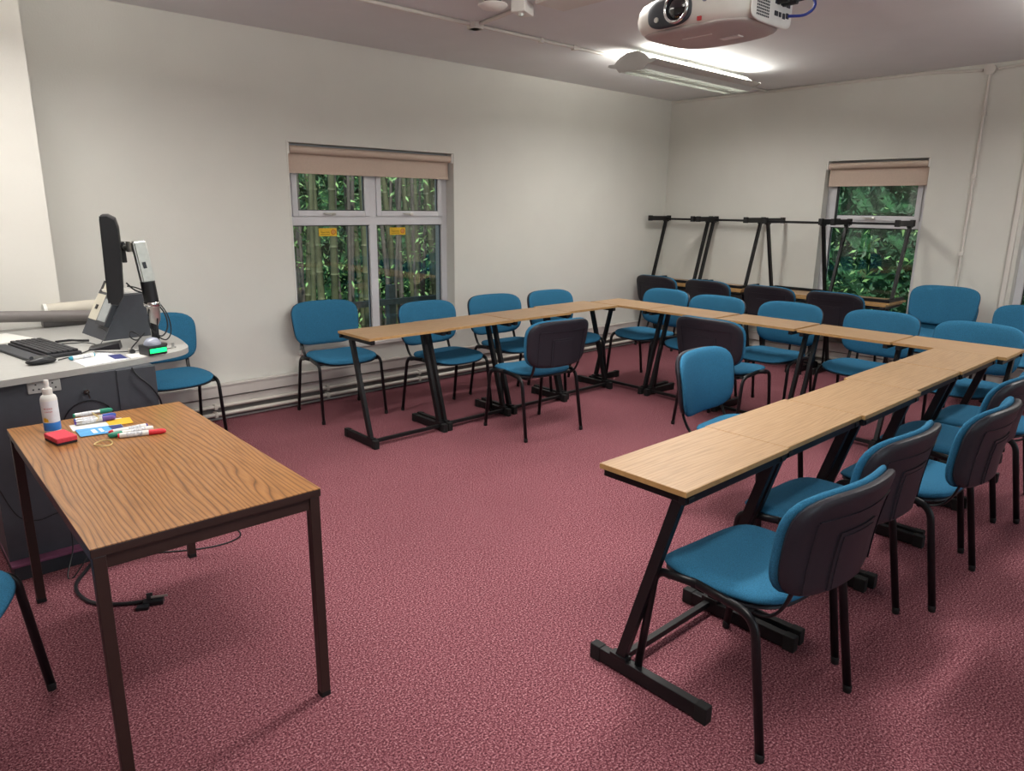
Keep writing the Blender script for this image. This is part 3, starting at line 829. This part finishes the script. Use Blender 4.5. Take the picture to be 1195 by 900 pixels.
# monitor arm
ar = thing('monitor_arm', 'silver and black monitor arm clamped to the lectern edge', 'monitor arm', (1.066, 3.80, PZ))
obj('pole', lathe(bmesh.new(), [(.05, 0), (.05, .008), (.0175, .01), (.0175, .2)], (0, 0, 0)), M['black'], ar, sm=True)
sl = lathe(bmesh.new(), [(.033, 0), (.033, .105)], seg=24, T=Matrix.Translation((0, 0, .215)) @ Matrix.Rotation(D(-5), 4, 'Y')); obj('black_sleeve', sl, M['black'], ar, sm=True)
lo_ = lathe(bmesh.new(), [(.014, .0), (.027, .03), (.031, .10)], T=Matrix.Translation((.004, 0, .10))); obj('lower_cup', lo_, M['silver'], ar, sm=True)
rg = lathe(bmesh.new(), [(.036, 0), (.038, .004), (.038, .018), (.036, .022)], T=Matrix.Translation((.0, 0, .198))); obj('collar', rg, M['chrome'], ar, sm=True)
ua = bmesh.new(); bar(ua, (-.006, .0, .315), (-.028, .01, .515), .05, .062, (0, 1, 0)); bmesh.ops.bevel(ua, geom=list(ua.edges), offset=.007, segments=3, affect='EDGES')
uo = obj('upper_arm', ua, M['silver'], ar, sm=True)
obj('slot', bar(bmesh.new(), (-.018, -.0265, .385), (-.023, -.0235, .415), .007, .014, (0, 1, 0)), M['dkgrey'], uo)
sw = bmesh.new(); tube(sw, [(-.030, .03, .485), (-.046, .1, .48), (-.058, .16, .475)], .014, 12); cyl(sw, (-.048, .07, .485), .02, .05, 16, 'z'); obj('swivel', sw, M['silver'], ar, sm=True)
sw = tube(bmesh.new(), [(-.052, .14, .478), (-.062, .21, .475)], .02, 14); obj('tilt_head', sw, M['black'], ar, sm=True)
cb = bmesh.new()
tube(cb, smooth([(-.098, .02, .315), (-.055, .06, .275), (.0, .03, .24), (-.03, -.03, .16), (-.025, -.035, .09), (.02, -.03, .05), (.055, -.02, .09), (.05, -.01, .16), (.02, .03, .22)]), .0038, 8)
obj('cable_loop', cb, M['black'], ar, sm=True)
cb = tube(bmesh.new(), smooth([(-.096, .02, .30), (-.045, .07, .285), (.01, .04, .25), (.06, -.01, .16), (.07, -.02, .07), (.04, -.03, .03), (.0, -.04, .06), (.01, -.03, .14)]), .0032, 8)
obj('cable_loop', cb, M['black'], ar, sm=True)

# green-lit unit with dome
gr = thing('lit_control_box', 'small black box with glowing green front and grey dome on the lectern', 'control box', (.985, 3.575, PZ+.003), D(14))
obj('casing', B(-.045, .045, -.045, .045, 0, .045, .006), M['black'], gr)
obj('green_window', B(-.04, .04, -.0475, -.044, .012, .032, .001), M['green'], gr)
obj('dome', lathe(bmesh.new(), [(.038, .045), (.038, .05), (.034, .062), (.024, .073), (.01, .078), (.002, .0785)]), M['dome'], gr, sm=True)
# black sloped remote stand
rm = bmesh.new(); v = [rm.verts.new(p) for p in ((.775, 3.86, PZ), (.90, 3.80, PZ), (.93, 3.88, PZ), (.80, 3.95, PZ), (.785, 3.865, PZ+.008), (.90, 3.81, PZ+.03), (.925, 3.88, PZ+.032), (.81, 3.94, PZ+.012))]
for f in ((0, 1, 2, 3), (4, 5, 6, 7), (0, 1, 5, 4), (1, 2, 6, 5), (2, 3, 7, 6), (3, 0, 4, 7)): rm.faces.new([v[i] for i in f])
on('phone_cradle', rm, M['black'], 'black wedge-shaped cradle in front of the control console', 'cradle')
pg = thing('cable_plug', 'silver and black cable plug lying left of the green-lit box', 'plug', (.915, 3.66, PZ+.012))
obj('metal_shell', cyl(bmesh.new(), (0, .02, 0), .009, .045, 14, 'y'), M['silver'], pg, sm=True)
obj('socket_end', cyl(bmesh.new(), (0, -.01, 0), .0115, .018, 14, 'y'), M['black'], pg, sm=True)
st = thing('desk_mic_stand', 'small clear stand at the right edge of the lectern top', 'stand', (1.10, 3.66, PZ))
obj('stem', box(box(bmesh.new(), -.012, .012, -.008, .008, 0, .004), -.006, .006, -.004, .004, .004, .03, .001), M['silver'], st)

def cable(name, pts, r, label, m='black', n=7):
    return on(name, tube(bmesh.new(), smooth(pts, n), r, 8), M[m], label, 'cable', sm=True)
z = PZ+.004
cable('cable', [(.70, 4.12, z), (.76, 4.1, z), (.80, 4.02, z+.01), (.84, 3.96, z), (.80, 3.88, z), (.74, 3.80, z), (.70, 3.74, z+.002), (.62, 3.69, z)], .0025, 'thin black cable curling from the mouse past the keyboard')
cable('cable', [(.79, 3.80, z), (.85, 3.72, z+.002), (.93, 3.70, z), (1.0, 3.72, z), (1.04, 3.79, z)], .0022, 'thin black cable trailing across the lectern to the arm base')
cable('cable', [(.86, 3.99, z+.0), (.90, 4.02, z+.05), (.885, 4.09, z+.07)], .002, 'thin black cable rising to the touch panel')
cable('cable', [(.92, 3.70, z), (.95, 3.78, z+.005), (1.0, 3.82, z+.045), (.97, 3.85, z+.07), (.955, 3.82, z+.05), (.985, 3.82, z+.03), (1.03, 3.84, z+.06)], .003, 'black cable looped beside the monitor arm foot')
cable('cable', [(.70, 4.18, z+.002), (.76, 4.16, z+.006), (.79, 4.10, z+.01), (.83, 4.08, z+.008)], .006, 'thick black adaptor lead beside the keyboard')
cable('cable', [(1.0, 3.72, z), (1.06, 3.66, z), (1.12, 3.68, z)], .002, 'thin black wire near the right corner of the lectern')
cable('cable', [(.855, 3.452, .835), (.87, 3.43, .80), (.92, 3.425, .74), (.955, 3.43, .66), (.97, 3.46, .5), (.965, 3.47, .25), (.98, 3.46, .01)], .004, 'black cable hanging down the lectern side below the rounded top')

# rolled screen tube and beige roll
tb = thing('grey_tube', 'long taupe grey tube lying across the back of the lectern', 'tube', (0, 0, 0))
obj('tube_body', tube(bmesh.new(), [(.05, 4.66, .975), (.56, 4.70, .945), (.80, 4.72, .925)], .031, 24), M['tube'], tb, sm=True)
obj('tube_end', tube(bmesh.new(), [(.79, 4.719, .9258), (1.02, 4.738, .906)], .0325, 24), M['tube'], tb, sm=True)
bg = thing('beige_roll', 'beige rolled sleeve lying behind the grey tube', 'roll', (0, 0, 0))
obj('roll_body', tube(bmesh.new(), [(.775, 4.79, .945), (.79, 4.79, .945), (.95, 4.80, .950), (1.15, 4.81, .955)], .042, 20), M['beige'], bg, sm=True)
obj('roll_cap', tube(bmesh.new(), [(.765, 4.79, .945), (.782, 4.79, .945)], .044, 20), M['white'], bg, sm=True)
on('storage_box', box(bmesh.new(), .75, 1.12, 4.745, 4.815, PZ, PZ+.045, .004), M['tube'], 'low grey box under the beige roll at the back of the lectern', 'box')

# ------------------------------------------------------------------ things on the brown table
Z = TZ
bt = thing('spray_bottle', 'white whiteboard cleaner bottle with blue base band on the brown table', 'bottle', (.462, 3.045, Z), D(20))
obj('body', lathe(bmesh.new(), [(.026, 0), (.0275, .004), (.0275, .125), (.024, .135), (.016, .141)]), M['white'], bt, sm=True)
obj('blue_band', lathe(bmesh.new(), [(.0277, .006), (.0279, .007), (.0279, .036), (.0277, .037)]), M['labelb'], bt, sm=True)
obj('paper_label', lathe(bmesh.new(), [(.0277, .0375), (.0279, .038), (.0279, .118), (.0277, .119)]), M['labelw'], bt, sm=True)
obj('collar', lathe(bmesh.new(), [(.0155, .140), (.0165, .142), (.0165, .162), (.013, .165)]), M['white'], bt, sm=True)
obj('pump', lathe(bmesh.new(), [(.011, .164), (.008, .172), (.009, .178), (.0085, .19), (.0075, .195)]), M['white'], bt, sm=True)
def wrap_label(s, size, m, zz, ang):
    a = D(ang); R = Matrix.Rotation(a, 4, 'Z')
    o = text(s, size, m, 'lettering', bt, (0, 0, zz), (0, 0, 0), 'CENTER')
    me = o.data
    for v in me.vertices:
        th = a + v.co.x/.0281; r = .0281+v.co.z
        v.co = Vector((r*math.cos(th), r*math.sin(th), v.co.y))
wrap_label('BOARD', .0085, M['redink'], .088, -112-20)
wrap_label('CLEANER', .0065, M['redink'], .077, -112-20)
pl = bmesh.new()
for k in range(6):
    th = D(-155-20+k*6); th2 = th+D(6)
    vs = [pl.verts.new((.0282*math.cos(q), .0282*math.sin(q), zz)) for q, zz in ((th, .04), (th2, .04), (th2, .055+.006*math.sin(k)), (th, .055))]
    pl.faces.new(vs)
obj('label_picture', pl, M['yellow'], bt)

er = thing('board_eraser', 'red foam board eraser beside the bottle on the brown table', 'eraser', (.458, 2.888, Z), D(10))
obj('felt_pad', B(-.033, .033, -.058, .058, 0, .008, .002), M['felt'], er)
obj('foam_body', B(-.034, .034, -.06, .06, .008, .026, .005), M['red'], er)
er.scale = (1, .95, 1)

on('leaflet', quad_sheet([(.515, 2.985), (.52, 3.075), (.70, 3.06), (.685, 2.98)], Z), M['paper'], 'white and yellow card under the bundled markers', 'card')
yl = on('yellow_card', quad_sheet([(.635, 2.965), (.715, 2.955), (.725, 3.045), (.64, 3.05)], Z+.0013), M['yellow'], 'yellow printed card under the blue marker caps', 'card')
bc = thing('blue_leaflet', 'sky blue printed leaflet in front of the bundled markers', 'leaflet', (0, 0, 0))
obj('sheet', quad_sheet([(.523, 2.99), (.519, 2.885), (.664, 2.86), (.672, 2.96)], Z+.0026), M['sky'], bc)
obj('dark_end_print', quad_sheet([(.628, 2.962), (.63, 2.872), (.663, 2.864), (.670, 2.955)], Z+.0039, .0003), M['navy'], bc)
obj('white_print', box(box(bmesh.new(), .565, .58, 2.90, 2.95, Z+.0038, Z+.0042), .59, .602, 2.90, 2.95, Z+.0038, Z+.0042), M['paper'], bc)
pen_ = text('PEN', .03, M['paper'], 'lettering', bc, (.60, 2.885, Z+.0041), (0, 0, D(-8)))
pen_.scale = (.6, .6, 1)
rr = .0095
G = 'whiteboard markers in the rubber-banded bundle'
marker('marker_pen', (.545, 3.12, Z+rr+.014), (.685, 3.125, Z+rr+.014), M['silver'], M['greenp'], 'silver marker with green cap in the banded bundle', group=G)
marker('marker_pen', (.54, 3.085, Z+rr+.003), (.685, 3.080, Z+rr+.003), M['silver'], M['bluep'], 'silver marker with blue cap in the banded bundle', group=G)
marker('marker_pen', (.535, 3.055, Z+rr+.003), (.675, 3.045, Z+rr+.003), M['silver'], M['purp'], 'silver marker with purple cap in the banded bundle', group=G)
rb = [(.612+.004*math.sin(3*a), 3.086+.047*math.cos(a), Z+.0155+.0135*math.sin(a)) for a in [2*PI*k/36 for k in range(36)]]
on('rubber_band', tube(bmesh.new(), rb, .0014, 6, .004, closed=True), M['band'], 'cream rubber band around the marker bundle', 'rubber band', sm=True)
marker('marker_pen', (.735, 2.845, Z+rr+.004), (.60, 2.835, Z+rr+.004), M['white'], M['redp'], 'white marker with red cap lying behind the other loose markers', plug=M['purp'], capf=.1)
marker('marker_pen', (.745, 2.815, Z+rr), (.592, 2.812, Z+rr), M['white'], M['greenp'], 'white marker with green cap lying beside the red-capped marker', capf=.3, plug=M['white'])
marker('marker_pen', (.618, 2.79, Z+rr), (.77, 2.745, Z+rr), M['white'], M['redp'], 'white marker with long red cap, frontmost of the loose markers', capf=.36)
rb = [(.56+.028*math.cos(a), 2.748+.035*math.sin(a), Z+.004+.002*math.sin(2*a)) for a in [2*PI*k/36 for k in range(36)]]
on('rubber_band', tube(bmesh.new(), rb, .0015, 6, .003, closed=True), M['band'], 'loose cream rubber band lying on the brown table', 'rubber band', sm=True)

# ------------------------------------------------------------------ cables on the floor
cable('floor_cable', [(.60, 3.395, .008), (.54, 3.30, .006), (.485, 3.20, .008), (.475, 3.10, .008), (.50, 3.0, .008), (.56, 2.93, .008), (.63, 2.885, .008), (.68, 2.865, .012)], .0075, 'thick black cable looping over the carpet under the brown table')
cp = thing('cable_clip', 'black clip with silver screw at the end of the floor cable', 'clip', (.68, 2.845, 0), D(-25))
obj('jaw', box(box(bmesh.new(), -.035, .04, -.018, .018, 0, .02, .004), -.055, -.01, -.045, -.015, 0, .014, .003), M['black'], cp)
obj('lever', bar(bmesh.new(), (-.01, 0, .012), (-.012, .01, .045), .022, .008, (1, 0, 0)), M['black'], cp)
obj('screw', cyl(bmesh.new(), (.025, .0, .030), .0045, .06, 12, 'x'), M['silver'], cp, sm=True)
cable('floor_cable', [(.66, 3.395, .006), (.76, 3.325, .005), (.87, 3.26, .004), (.97, 3.205, .004), (1.08, 3.175, .004), (1.165, 3.195, .004), (1.195, 3.26, .004), (1.17, 3.33, .004), (1.08, 3.40, .004), (1.0, 3.46, .004)], .0035, 'thin black cable sweeping round the far leg of the brown table')
on('power_adaptor', B(.735, .80, 3.30, 3.34, 0, .028, .006), M['black'], 'small black power adaptor on the carpet by the lectern', 'adaptor')
cable('floor_cable', [(.63, 3.385, .01), (.64, 3.33, .03), (.66, 3.29, .012), (.64, 3.26, .02), (.62, 3.30, .03), (.66, 3.34, .006), (.735, 3.32, .006)], .0035, 'small loop of black cable in front of the lectern plinth')
cable('floor_cable', [(.30, 3.43, .42), (.35, 3.42, .28), (.42, 3.42, .24), (.50, 3.42, .25), (.525, 3.41, .18), (.52, 3.38, .09), (.475, 3.30, .01), (.50, 3.29, .006), (.60, 3.37, .09), (.62, 3.39, .16)], .0028, 'thin black cable dangling in front of the lectern body')

# ------------------------------------------------------------------ projector
pj = thing('ceiling_projector', 'white ceiling projector with round lens and cables hanging near the camera', 'projector', (2.235, 1.485, 2.165))
# local: lens faces -x, connector side faces -y
def pw(p):
    return p
body = cushion(bmesh.new(), .165, .215, 5, lambda x, y: .055, lambda x, y: -.052-.0*x, lambda p: p, rings=8, edge=.22)
obj('casing', body, M['proj'], pj, sm='all')
bl_ = cushion(bmesh.new(), .150, .20, 4, lambda x, y: -.03, lambda x, y: -.066+.25*(y/.2)**2*.03, lambda p: p, rings=8, edge=.5)
obj('underside', bl_, M['projb'], pj, sm='all')
fo = cushion(bmesh.new(), .085, .046, 2.8, lambda x, y: .004, lambda x, y: -.01, lambda p: Vector((-.168-p.z, .045+p.x, .0+p.y)), rings=6, edge=.4)
obj('lens_surround', fo, M['dkgrey'], pj, sm='all')
ring = bmesh.new(); tube(ring, [(-.177, .012+.042*math.cos(a), .006+.042*math.sin(a)) for a in [2*PI*k/32 for k in range(32)]], .0055, 8, closed=True)
obj('lens_ring', ring, M['chrome'], pj, sm='all')
obj('lens', lathe(bmesh.new(), [(.036, 0), (.03, .006), (.018, .011), (.004, .013)], T=Matrix.Translation((-.170, .012, .006)) @ Matrix.Rotation(-PI/2, 4, 'Y')), M['lens'], pj, sm=True)
obj('focus_window', cyl(bmesh.new(), (-.174, .088, -.018), .008, .006, 16, 'x'), M['silver'], pj)
obj('ir_window', cyl(bmesh.new(), (-.166, -.085, .018), .009, .006, 16, 'x'), M['dome'], pj)
fc = cushion(bmesh.new(), .125, .052, 5, lambda x, y: .006, lambda x, y: -.004, lambda p: Vector((.012+p.x, -.213-p.z, .0+p.y)), rings=5, edge=.15)
cp_ = obj('connector_panel', fc, M['white'], pj, sm='all')
vt = bmesh.new()
for i in range(8):
    for j in range(9): box(vt, -.085+i*.0095, -.080+i*.0095, -.2205, -.2185, -.036+j*.0085, -.031+j*.0085)
obj('vent_holes', vt, M['dkgrey'], cp_)
pt = bmesh.new()
for q in ((.02, .045, .012, .028), (.055, .085, .012, .028), (.02, .04, -.022, -.008), (.047, .06, -.022, -.008), (.07, .085, -.024, -.008), (.092, .108, -.02, -.004), (.09, .112, .012, .026)):
    box(pt, q[0], q[1], -.2215, -.2185, q[2], q[3], .001)
obj('port', pt, M['dkgrey'], cp_)
mk = bmesh.new()
obj('underside_slot', B(-.08, -.074, -.06, .05, -.0675, -.063), M['white'], pj)
obj('underside_label', B(.0, .03, -.11, -.04, -.0675, -.063), M['white'], pj); mk.free()
rt = bmesh.new(); box(rt, -.1665, -.16, -.075, -.062, -.042, -.030)
obj('warning_mark', rt, M['redink'], pj)
mt = bmesh.new(); cyl(mt, (.03, .0, .06+.25), .022, .52, 20); box(mt, -.05, .11, -.08, .08, .055, .07, .003); cyl(mt, (.03, 0, H-2.165-.01), .07, .02, 24)
obj('ceiling_mount', mt, M['white'], pj, sm=True)
cn = bmesh.new(); cyl(cn, (.07, -.24, .02), .010, .05, 12, 'y'); cyl(cn, (.035, -.235, .02), .009, .04, 12, 'y')
obj('plug', cn, M['black'], pj)
obj('black_cable', tube(bmesh.new(), smooth([(.07, -.262, .02), (.11, -.30, .035), (.15, -.28, .06), (.13, -.18, .14), (.06, -.05, .30), (.05, -.03, .56)]), .004, 8), M['black'], pj, sm=True)
obj('blue_cable', tube(bmesh.new(), smooth([(.10, -.222, -.012), (.125, -.27, -.01), (.155, -.28, .03), (.13, -.22, .10), (.06, -.06, .26), (.04, -.04, .56)]), .0045, 8), M['cableb'], pj, sm=True)
pj.rotation_euler = (D(0), D(0), D(0))

# ------------------------------------------------------------------ outdoors
tag(obj('garden_ground', B(-6, 22, YA+WT, 22, -.42, -.3), M['soil']), 'leaf-strewn ground outside the wide window', 'ground', kind='stuff')
tag(obj('garden_ground', B(XB+WT, 22, -8, YA+WT-.001, -.42, -.3), M['soil']), 'ground outside the right-hand windows', 'ground', kind='stuff')
def culm(r, h):
    prof = []; z = 0; k = 0
    while z < h:
        rr_ = r*(1-.35*z/h)
        prof += [(rr_*1.0, z), (rr_, z+.26), (rr_*1.12, z+.27), (rr_*.97, z+.285)]; z += .29
    return lathe(bmesh.new(), prof, seg=10)
culms = []
for k in range(4):
    m_ = M['bamboo'] if k % 2 == 0 else M['bambood']
    o = obj('bamboo_stem', culm((.03, .022, .042, .026)[k], 5.6), m_, sm=True)
    culms.append(o)
first = set()
n = 0
for i in range(150):
    k = random.randrange(4)
    x = random.uniform(2.2, 8.6); y = random.uniform(6.5, 9.2)
    x = x + (y-6.6)*.5
    if k not in first: o = culms[k]; first.add(k)
    else:
        o = culms[k].copy(); C.objects.link(o)
    o.location = (x, y, -.3); o.rotation_euler = (D(random.uniform(-4, 4)), D(random.uniform(-4, 4)), random.uniform(0, 6))
    tag(o, 'tall bamboo stem in the grove outside the wide window', 'bamboo', 'bamboo stems outside the window')
def leaves(name, n, X, Y, Zr, size, m, label):
    bm = bmesh.new()
    for i in range(n):
        c = Vector((random.uniform(*X), random.uniform(*Y), random.uniform(*Zr)))
        d = Vector((random.uniform(-1, 1), random.uniform(-1, 1), random.uniform(-1.2, .3))).normalized()
        s = d.cross(Vector((random.uniform(-1, 1), random.uniform(-1, 1), random.uniform(-1, 1)))).normalized()
        L = size*random.uniform(.6, 1.5); w = L*.16
        vs = [bm.verts.new(c), bm.verts.new(c+d*L*.4+s*w), bm.verts.new(c+d*L), bm.verts.new(c+d*L*.4-s*w)]
        bm.faces.new(vs)
    return tag(obj(name, bm, m), label, 'leaves', kind='stuff')
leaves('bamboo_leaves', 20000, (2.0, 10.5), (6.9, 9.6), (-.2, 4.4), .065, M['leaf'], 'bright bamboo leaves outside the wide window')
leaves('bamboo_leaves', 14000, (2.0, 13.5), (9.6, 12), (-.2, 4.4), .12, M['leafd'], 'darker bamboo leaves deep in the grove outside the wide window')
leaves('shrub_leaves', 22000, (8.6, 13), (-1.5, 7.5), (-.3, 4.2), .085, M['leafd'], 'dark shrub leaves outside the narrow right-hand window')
leaves('shrub_leaves', 1200, (8.2, 9.5), (0, 6.5), (-.3, 1.6), .08, M['leaf'], 'brighter leaves low outside the narrow right-hand window')
def bumpy(x0, x1, y, z0, z1, nx, nz, amp, axis):
    bm = bmesh.new(); g = []
    for i in range(nx+1):
        row = []
        for j in range(nz+1):
            u = x0+(x1-x0)*i/nx; z = z0+(z1-z0)*j/nz; dd = random.uniform(-amp, amp)
            row.append(bm.verts.new((u, y+dd, z) if axis == 'x' else (y+dd, u, z)))
        g.append(row)
    for i in range(nx):
        for j in range(nz): bm.faces.new((g[i][j], g[i+1][j], g[i+1][j+1], g[i][j+1]))
    r = bmesh.ops.extrude_face_region(bm, geom=bm.faces[:])
    for v in r['geom']:
        if isinstance(v, bmesh.types.BMVert): v.co += Vector((0, .6, 0) if axis == 'x' else (.6, 0, 0))
    return bm
tag(obj('hedge', bumpy(-2, 22, 12.4, -.3, 4.6, 90, 24, .22, 'x'), M['hedge']), 'dense green hedge behind the bamboo grove', 'hedge', kind='stuff')
tag(obj('hedge', bumpy(-8, 12, 13.6, -.3, 5.2, 80, 24, .22, 'y'), M['hedge']), 'dense dark hedge outside the right-hand windows', 'hedge', kind='stuff')
fn = thing('garden_fence', 'grey timber post and rail fence beyond the wide window', 'fence')
for zz in (.55, .0): obj('rail', B(1, 12, 6.35, 6.39, zz, zz+.06), M['rail'], fn)
for k in range(6): obj('post', B(2.2+k*1.9, 2.28+k*1.9, 6.39, 6.46, -.3, .75), M['rail'], fn)

# ------------------------------------------------------------------ daylight
w = bpy.data.worlds.new('World'); bpy.context.scene.world = w; w.use_nodes = True
bgn = w.node_tree.nodes['Background']
skt = w.node_tree.nodes.new('ShaderNodeTexSky'); skt.sky_type = 'NISHITA'; skt.sun_disc = False; skt.sun_elevation = D(48); skt.sun_rotation = D(200)
w.node_tree.links.new(skt.outputs[0], bgn.inputs[0]); bgn.inputs[1].default_value = .22
sn = bpy.data.lights.new('sun', 'SUN'); sn.energy = 4; sn.angle = D(2); sn.color = (1, .96, .88)
so_ = bpy.data.objects.new('sun', sn); C.objects.link(so_)
so_.rotation_euler = Vector((.35, .75, -1.35)).to_track_quat('-Z', 'Y').to_euler()

# ------------------------------------------------------------------ camera
f, pitch, roll, yaw = 835.694, .243718636, .0113193933, .741717745
F = Vector((math.sin(yaw)*math.cos(pitch), math.cos(yaw)*math.cos(pitch), -math.sin(pitch)))
r0 = Vector((math.cos(yaw), -math.sin(yaw), 0)); u0 = r0.cross(F)
rt_ = r0*math.cos(roll)+u0*math.sin(roll); up_ = -r0*math.sin(roll)+u0*math.cos(roll)
cam = bpy.data.cameras.new('camera'); co = bpy.data.objects.new('camera', cam); C.objects.link(co)
cam.sensor_width = 36; cam.lens = f/1195*36; cam.clip_start = .05
mw = Matrix((( rt_.x, up_.x, -F.x, 0), (rt_.y, up_.y, -F.y, 0), (rt_.z, up_.z, -F.z, 1.55), (0, 0, 0, 1)))
co.matrix_world = mw
sc = bpy.context.scene
sc.camera = co
sc.view_settings.view_transform = 'Standard'; sc.view_settings.look = 'None'; sc.view_settings.gamma = 1
sc.view_settings.exposure = 0
sc.cycles.use_denoising = True
sc.cycles.max_bounces = 8; sc.cycles.diffuse_bounces = 5; sc.cycles.transparent_max_bounces = 12
sc.cycles.sample_clamp_indirect = 8
